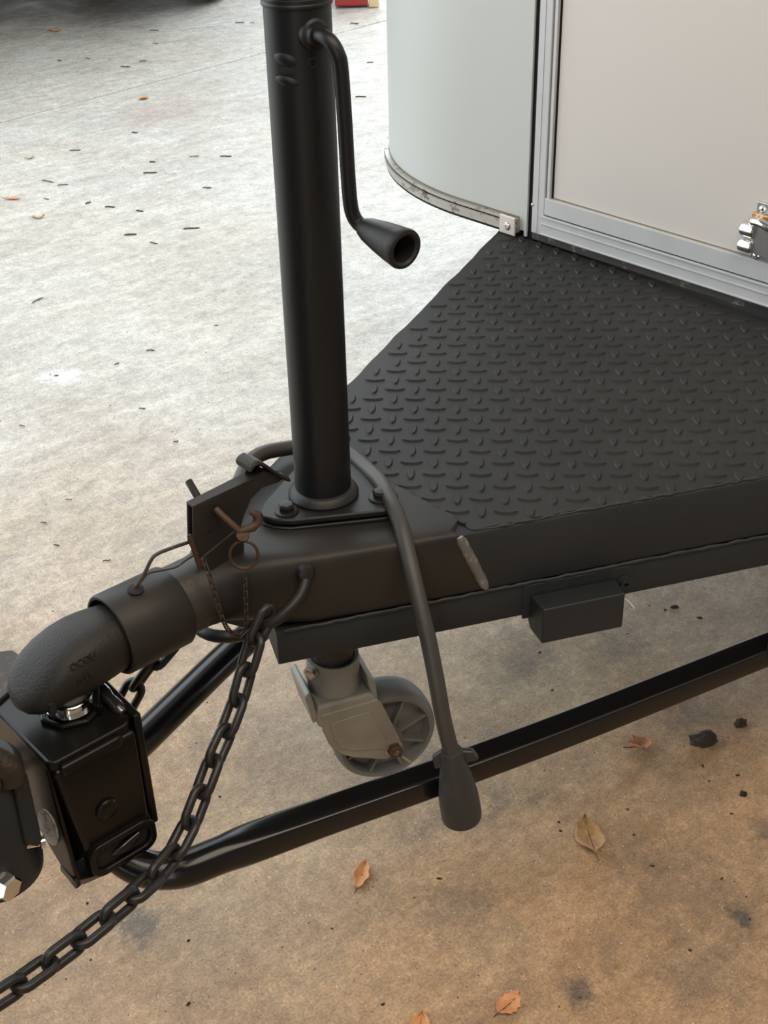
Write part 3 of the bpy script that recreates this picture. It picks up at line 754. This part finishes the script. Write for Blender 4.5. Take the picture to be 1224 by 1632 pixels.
# trunnion pocket lip
def rrect(cx, cz, w_, h_, r_, y, n=6):
    out = []
    for qx, qz, a0 in ((1,1,0),(-1,1,90),(-1,-1,180),(1,-1,270)):
        for k in range(n+1):
            a = math.radians(a0+90*k/n); out.append(V(cx+qx*(w_-r_)+r_*math.cos(a), y, cz+qz*(h_-r_)+r_*math.sin(a)))
    return out
o1, o2, i2, i1 = (rrect(-340,301,37,19,14,-56), rrect(-339,300,37,20,14,-70), rrect(-339,300,30,13,9,-70), rrect(-340,301,30,13,9,-56))
MB().loft([o1,o2,i2,i1], cap=False, close=True).build('pocket_lip', M_hitch, hh, bevel=1.5)
MB().plate(rrect(-340,301,30,13,9,-64.5), (0,1,0)).build('pocket_floor', M_dark, hh)
q = MB(); q.tube([(-350,-64,296),(-338,-67,300),(-320,-66,305)], [3,6,4], 12); q.build('pocket_spring', M_bar, hh)
q = MB(); q.plate([(-392,-62,288),(-372,-62,280),(-340,-60,270),(-345,-56,262),(-378,-50,262),(-390,-52,270)], (0,30,0)); q.build('bottom_toe', M_hitch, hh, bevel=3)
q = MB(); q.lathe([(11,-4),(11.5,3),(10,5),(9,5.5)], (-347,-62,354), (0,-1,0), 28); q.build('cheek_rivet', M_hitch, hh)
# oval sticker on the face plate
st = []
for k in range(28):
    a = 2*PI*k/28; st.append((-391.3, -24+.8*(-17*math.cos(a)-20*math.sin(a)), 331+.8*(-14*math.cos(a)+30*math.sin(a))))
MB().plate(st, (-.8,0,0)).build('oval_sticker', M_stick, face)
# ball neck collar on the top plate
cl = MB(); cl.lathe([(26,436),(32,436),(32,440),(30,441),(27,441),(26,439)], (-337,-4,0), (0,0,1), 8, close=True); cl.build('collar_ring', M_hitch, hh, smooth=20, bevel=1)
q = MB(); q.plate([(-322,-34,436),(-306,-8,436),(-306,10,436),(-326,-28,436)], (0,0,13)); q.build('collar_stop', M_hitch, hh, bevel=1.5)
# tab at the far side
q = MB(); q.prism([(-352,122),(-336,112),(-332,80),(-350,62),(-392,45),(-420,60),(-420,130)], 430, 440); q.build('side_tab', M_brown, hh, bevel=2)
# upright tube socket at the left edge of the view, with its strap, knuckle and chrome bolt
sh_ = MB(); sh_.lathe([(10,292),(36,296),(45,306),(46,316),(46,430),(40,438),(10,440)], (-446,-12,0), (0,0,1), 44); sh_.build('upright_socket', M_frame, hh)
q = MB(); q.plate([(-427,-58,446),(-413,-60,440),(-413,-60,357),(-418,-60,351),(-429,-58,360)], (0,8,0)); q.build('side_strap', M_frame, hh, bevel=2)
q = MB(); q.tube(smoothpath([(-486,-40,470),(-462,-44,478),(-440,-50,468),(-427,-52,450),(-426,-52,436)]), 13, 16); q.lathe([(14,-8),(18,-8),(18,8),(14,8)], (-456,-52,446), (0,-1,0), 24, close=True); q.build('knuckle', M_brown, hh)
q = MB(); q.lathe([(3.5,0),(3.5,14),(6,15),(6,19)], (-428,-50,352), (.9,-.3,-.1), 10); q.build('set_screw', M_chrome, hh)
q = MB(); q.lathe([(16,0),(16,2),(13,3),(13,12),(11,14)], (-458,-56,330), (.25,-.95,0), 6); q.build('chrome_bolt', M_chrome, hh, smooth=20)
# drawbar into the vehicle, out of view to the left
MB().box(-1150,-478,-32,32,350,414).build('drawbar', M_frame, hh, bevel=4)

# unseen tow vehicle left of the view, added to block light on the trailer
tv = thing('unseen_tow_vehicle', 'unseen dark tow vehicle that the hitch is plugged into, added as a light blocker', 'vehicle', (-1900,0,0))
tp = [(-1180,560),(-1170,900),(-1240,1150),(-1420,1680),(-1560,1740),(-3900,1740),(-4600,1150),(-5500,1050),(-5600,500),(-5300,330),(-1300,330)]
MB().plate([(x,-930,z) for x,z in tp], (0,1860,0)).build('unseen_vehicle_body', M_car, tv, bevel=40, seg=3)
MB().box(-1240,-1080,-880,880,470,640).build('rear_bumper', M_tyre, tv, bevel=25)
for x_ in (-2100,-4700):
    for y_ in (-850,850):
        q = MB(); q.lathe([(200,-110),(330,-110),(355,-80),(360,0),(355,80),(330,110),(200,110)], (x_,y_,360), (0,1,0), 36, close=True); q.build('tyre', M_tyre, tv)
ball = thing('hitch_ball', 'chrome hitch ball half hidden in the coupler socket', 'hitch ball', (-337,-4,436))
MB().lathe([(23,436),(23,441),(17,443),(16,446),(19,449),(23,455),(25,462),(26,470),(25,478),(22,485),(16,491),(4,495)], (-337,-4,0), (0,0,1), 40).build('ball', M_chrome, ball)

# ------------------------------------------------------------------ litter on the floor
def leaf(name, label, x, y, L_, W_, ang, material, curl, lobes=0, group=None, seed=1):
    rr_ = random.Random(seed); n = 14; t = thing(name, label, 'leaf', (x,y,0), group)
    mb = MB(); rows = []
    for i in range(n+1):
        s_ = i/n; w_ = W_/2*(math.sin(PI*min(1,s_*1.02+.02))**.75)*(1+ (.16*math.sin(s_*lobes*2*PI) if lobes else 0))
        row = []
        for j in range(-4,5):
            u = j/4; X = (s_-.5)*L_; Y = u*w_
            z = 1.2 + curl*(abs(u)**1.6)*W_*.45*(.6+.4*math.sin(s_*5+seed)) + curl*.18*L_*((s_-.5)**2)*2 + rr_.uniform(0,.9) + (2.2*curl*abs(math.sin(s_*lobes*PI*2)) if lobes else 0)
            row.append(mb.bm.verts.new((x+X*math.cos(ang)-Y*math.sin(ang), y+X*math.sin(ang)+Y*math.cos(ang), z)))
        rows.append(row)
    for i in range(n):
        for j in range(8): mb.face([rows[i][j],rows[i][j+1],rows[i+1][j+1],rows[i+1][j]])
    o = mb.build('blade', material, t, smooth=60)
    sm = o.modifiers.new('solid','SOLIDIFY'); sm.thickness = .0005
    q = MB(); pts = [(x+(s_-.5)*L_*math.cos(ang), y+(s_-.5)*L_*math.sin(ang), 2.0+curl*.18*L_*((s_-.5)**2)*2 + (0 if s_<.98 else 0)) for s_ in [-.22,-.1,0,.15,.3,.45,.6,.75,.9]]
    q.tube(pts, [.7,.8,.9,.8,.7,.6,.5,.4,.3], 6); q.build('stem', M_twig, t)
    return t
CW = math.radians
leaf('fallen_leaf','large curled brown leaf lying right of the black plug', 234,-193, 64,40, CW(54), M_leaf_brown, .5, 0, None, 2)
leaf('fallen_leaf','small orange brown crumpled leaf below the bend of the near spring bar', -22,-43, 46,20, CW(34), M_leaf_orange, .5, 3, None, 5)
leaf('fallen_leaf','crumpled reddish leaf on the floor between spring bar and dark clump', 414,-130, 38,26, CW(-22), M_leaf_red, .9, 4, None, 7)
leaf('fallen_leaf','spotted orange leaf at the bottom edge, right of centre', -24,-297, 36,25, CW(2), M_leaf_orange, .45, 5, None, 9)
leaf('fallen_leaf','orange leaf cut off by the bottom edge of the picture', -122,-255, 50,26, CW(40), M_leaf_orange, .5, 0, None, 11)
leaf('fallen_leaf','tan elongated leaf at the far left edge on the pale floor', 910,2589, 48,18, CW(-45), M_leaf_orange, .5, 0, None, 12)
leaf('fallen_leaf','small orange leaf left of the jack just before the floor joint', 1785,3240, 42,26, CW(10), M_leaf_orange, .7, 0, None, 13)
leaf('fallen_leaf','small orange leaf near the top left beyond the floor joint', 2121,4464, 48,30, CW(-30), M_leaf_orange, .6, 0, None, 14)
leaf('fallen_leaf','pale shrivelled leaf below the tan leaf at left', 885,2390, 34,16, CW(-25), M_leaf_pale, .9, 3, None, 15)
leaf('fallen_leaf','tiny tan leaf above the tan elongated leaf at left', 1141,2905, 26,18, CW(-25), M_leaf_pale, .7, 0, None, 16)
leaf('fallen_leaf','tiny pinkish leaf scrap under the near rail right of the marker box', 639,110, 14,9, CW(60), M_leaf_pale, .6, 0, None, 17)
leaf('fallen_leaf','reddish leaf scrap at the right edge just below the spring bar', 545,-90, 30,16, CW(-30), M_leaf_red, .6, 0, None, 18)

def clump(name, label, cat, x, y, L_, W_, H_, ang, material, seed, group=None, parent=None):
    rr_ = random.Random(seed)
    bm = bmesh.new(); bmesh.ops.create_icosphere(bm, subdivisions=3 if L_>15 else 2, radius=1)
    for v in bm.verts:
        d = v.co.normalized(); f = 1 + .45*noise.noise(d*1.7+V(seed,0,0)) + .22*noise.noise(d*5+V(0,seed,0))
        X, Y, Z = d.x*L_/2*f, d.y*W_/2*f, max(-.2,d.z)*H_*f
        v.co = V(x+X*math.cos(ang)-Y*math.sin(ang), y+X*math.sin(ang)+Y*math.cos(ang), Z+H_*.15)
    mb = MB(); mb.bm.free(); mb.bm = bm
    o = mb.build(name, material, None, loc=(x,y,0)); tag(o, label, cat, group); return o
clump('dirt_clump','dark brown crumbly clump right of the reddish leaf','clump', 484,-183, 42,22,13, CW(-35), M_crumb, 3)
clump('dirt_clump','small dark clump above the large brown clump near the right edge','clump', 552,-197, 18,13,8, CW(-20), M_crumb, 4)
clump('pebble','single round black pellet on the bare tan patch at right','pebble', 440,-281, 10,8,6, CW(-40), M_dark, 5)
clump('dirt_clump','dark leaf crumb under the rail right of the marker box','clump', 707,38, 14,7,3, CW(-40), M_crumb, 6)
clump('dirt_clump','flat dark crumb close under the rail behind the marker box','clump', 713,-6, 9,5,2, CW(-40), M_crumb, 8)
# dry twigs and bits scattered on the pale concrete
tw = [(1075,2323),(1119,2234),(1142,2012),(996,2090),(1331,2505),(1394,2590),(1064,2658),(981,2518),(1079,2594),(1050,2402),(1007,1993),(246,1314),(630,1431),(464,1208),(539,1426),(1372,2264),(815,1438),(413,1468),(589,1865),(1287,2876),(2426,4150),(2293,3938),(1863,3978),(1959,3921),(1992,3694),(2090,3720),(2696,3043),(3102,3609),(2343,2691),(77,880),(96,959),(115,778),(435,1043),(1520,2543),(1590,2471),(1530,2903),(2767,3993),(2805,3952),(170,999)]
for i, (x, y) in enumerate(tw):
    rr_ = random.Random(i+50); L_ = rr_.uniform(16,46) if y > 1500 else rr_.uniform(9,20)
    a = CW(rr_.choice((-42,-35,-50,-20,-60,10))+rr_.uniform(-10,10))
    p0 = V(x,y,2.0); d = V(math.cos(a),math.sin(a),0)*L_/2; k = V(-d.y,d.x,0)*rr_.uniform(-.25,.25)
    thick = rr_.uniform(1.2,2.4) if y > 1500 else rr_.uniform(.8,1.5)
    q = MB(); q.tube(smoothpath([p0-d, p0-d*.3+k*.6+V(0,0,1), p0+d*.3+k, p0+d+k*.3],3), [thick*.5]+[thick]*8+[thick*.4], 6)
    if i % 3 == 0: q.tube([p0, p0+V(-d.y,d.x,0)*.35+d*.4+V(0,0,1)], [thick*.7,thick*.3], 5)
    o = q.build('dry_twig', M_twig, None, loc=(x,y,0))
    lab = ('small dry twig beyond the floor joint near the top of the picture', 'dry twigs beyond the floor joint') if y > 3400 else \
          ('small dark dry twig on the pale floor between the floor joint and the tan leaf', 'dry twigs near the floor joint') if y > 2450 else \
          ('small dark dry twig on the bright floor left of the jack tube', 'dry twigs left of the jack tube') if y > 1700 else \
          ('tiny dark twig scrap on the floor left of the coupler latch', 'twig scraps left of the coupler')
    tag(o, lab[0], 'twig', lab[1])
blk = [(400,-291),(301,-348),(274,-408),(185,-388),(42,-344),(308,-194),(279,-228),(255,-277),(518,-201),(446,-211),(428,-235),(465,-254),(458,-171),(691,44),(600,45),(415,35),(467,107),(46,-111),(3,-112),(-101,-80),(-162,-61),(-238,22),(-297,153),(-293,130),(-338,77),(-373,73),(28,360),(-71,191),(682,68),(-127,-200),(-59,-251),(-288,-51),(215,-160),(225,-148),(250,-170)]
mb = MB(); rg = random.Random(77)
pts = [(x,y,rg.uniform(1.0,2.6)) for x,y in blk] + [(rg.uniform(-420,900), rg.uniform(-480,500), rg.uniform(.3,.8)) for _ in range(300)] + [(rg.uniform(-100,2600), rg.uniform(600,3600), rg.uniform(.6,1.6)) for _ in range(260)]
for x,y,r_ in pts:
    a0 = rg.uniform(0,PI); st_ = rg.uniform(1,2.2); vs = []
    for k in range(5):
        a = 2*PI*k/5; rr_ = r_*rg.uniform(.7,1.2); X, Y = math.cos(a)*rr_*st_, math.sin(a)*rr_
        vs.append(mb.bm.verts.new((x+X*math.cos(a0)-Y*math.sin(a0), y+X*math.sin(a0)+Y*math.cos(a0), .1)))
    tp = mb.bm.verts.new((x,y,r_*.9+.2))
    for k in range(5): mb.face([vs[k], vs[(k+1)%5], tp])
    mb.face(list(reversed(vs)))
o = mb.build('grit', M_crumb, None, smooth=0, loc=(200,0,0)); tag(o, 'dark grit and leaf crumbs strewn over the concrete floor', 'grit', kind='stuff')

# ------------------------------------------------------------------ background: parked car and a red box
car = thing('parked_car', 'dark parked car, only the bottoms of its rear tyres in view at the top left', 'car', (2600,5000,0))
cf = V(.77,.64,0).normalized(); cr_ = V(.64,-.77,0).normalized()   # forwards, rightwards
w1c = V(2990,4560,0); w2c = w1c - cr_*1480
def cp_(a_, b_, z): return w1c + cf*a_ - cr_*b_ + V(0,0,z)        # a forwards, b leftwards from the right rear wheel
for a_, b_ in ((0,0),(0,1480),(2650,0),(2650,1480)):
    q = MB(); q.lathe([(190,-105),(250,-112),(310,-108),(330,-90),(335,0),(330,90),(310,108),(250,112),(190,105)], cp_(a_,b_,335), tuple(cr_), 40, close=True)
    t_ = q.build('tyre', M_tyre, car)
    q = MB(); q.lathe([(20,-60),(60,-70),(180,-60),(192,-95),(192,95),(180,60),(60,70),(20,60)], cp_(a_,b_,335), tuple(cr_), 30); q.build('wheel_rim', M_steel, t_)
side = [(-780,330),(-820,600),(-800,850),(-560,960),(-250,1380),(1100,1440),(1900,1010),(3100,900),(3480,760),(3500,330),(3050,280),(2980,560),(2650,690),(2320,560),(2250,280),(400,280),(330,560),(0,690),(-330,560),(-400,280)]
MB().plate([cp_(a_,-130,z) for a_,z in side], -cr_*-1*0 + -cr_*1740).build('car_body', M_car, car, bevel=25)
q = MB(); q.plate([cp_(-790,-60,330),cp_(-790,1540,330),cp_(-860,1500,560),cp_(-860,-20,560)], cf*60); q.build('rear_bumper', M_car, car, bevel=15)
rb = thing('red_box', 'red metal box with a pale yellow end block behind the trailer body at the top', 'box', (3450,3800,0))
q = MB(); mt = Matrix.Translation(V(3400,3860,0)) @ Matrix.Rotation(math.radians(-41),4,'Z')
q.box(-150,-2,-60,180,8,190,mt); q.build('box_body', M_red, rb, bevel=6)
q = MB(); q.box(-160,5,-70,190,185,200,mt); q.build('box_lid', M_red, rb, bevel=3)
q = MB(); q.box(3,50,-60,60,0,200,mt); q.build('end_block', M_yel, rb, bevel=4)

for o in SC.objects:
    if '_w' in o.keys(): del o['_w']
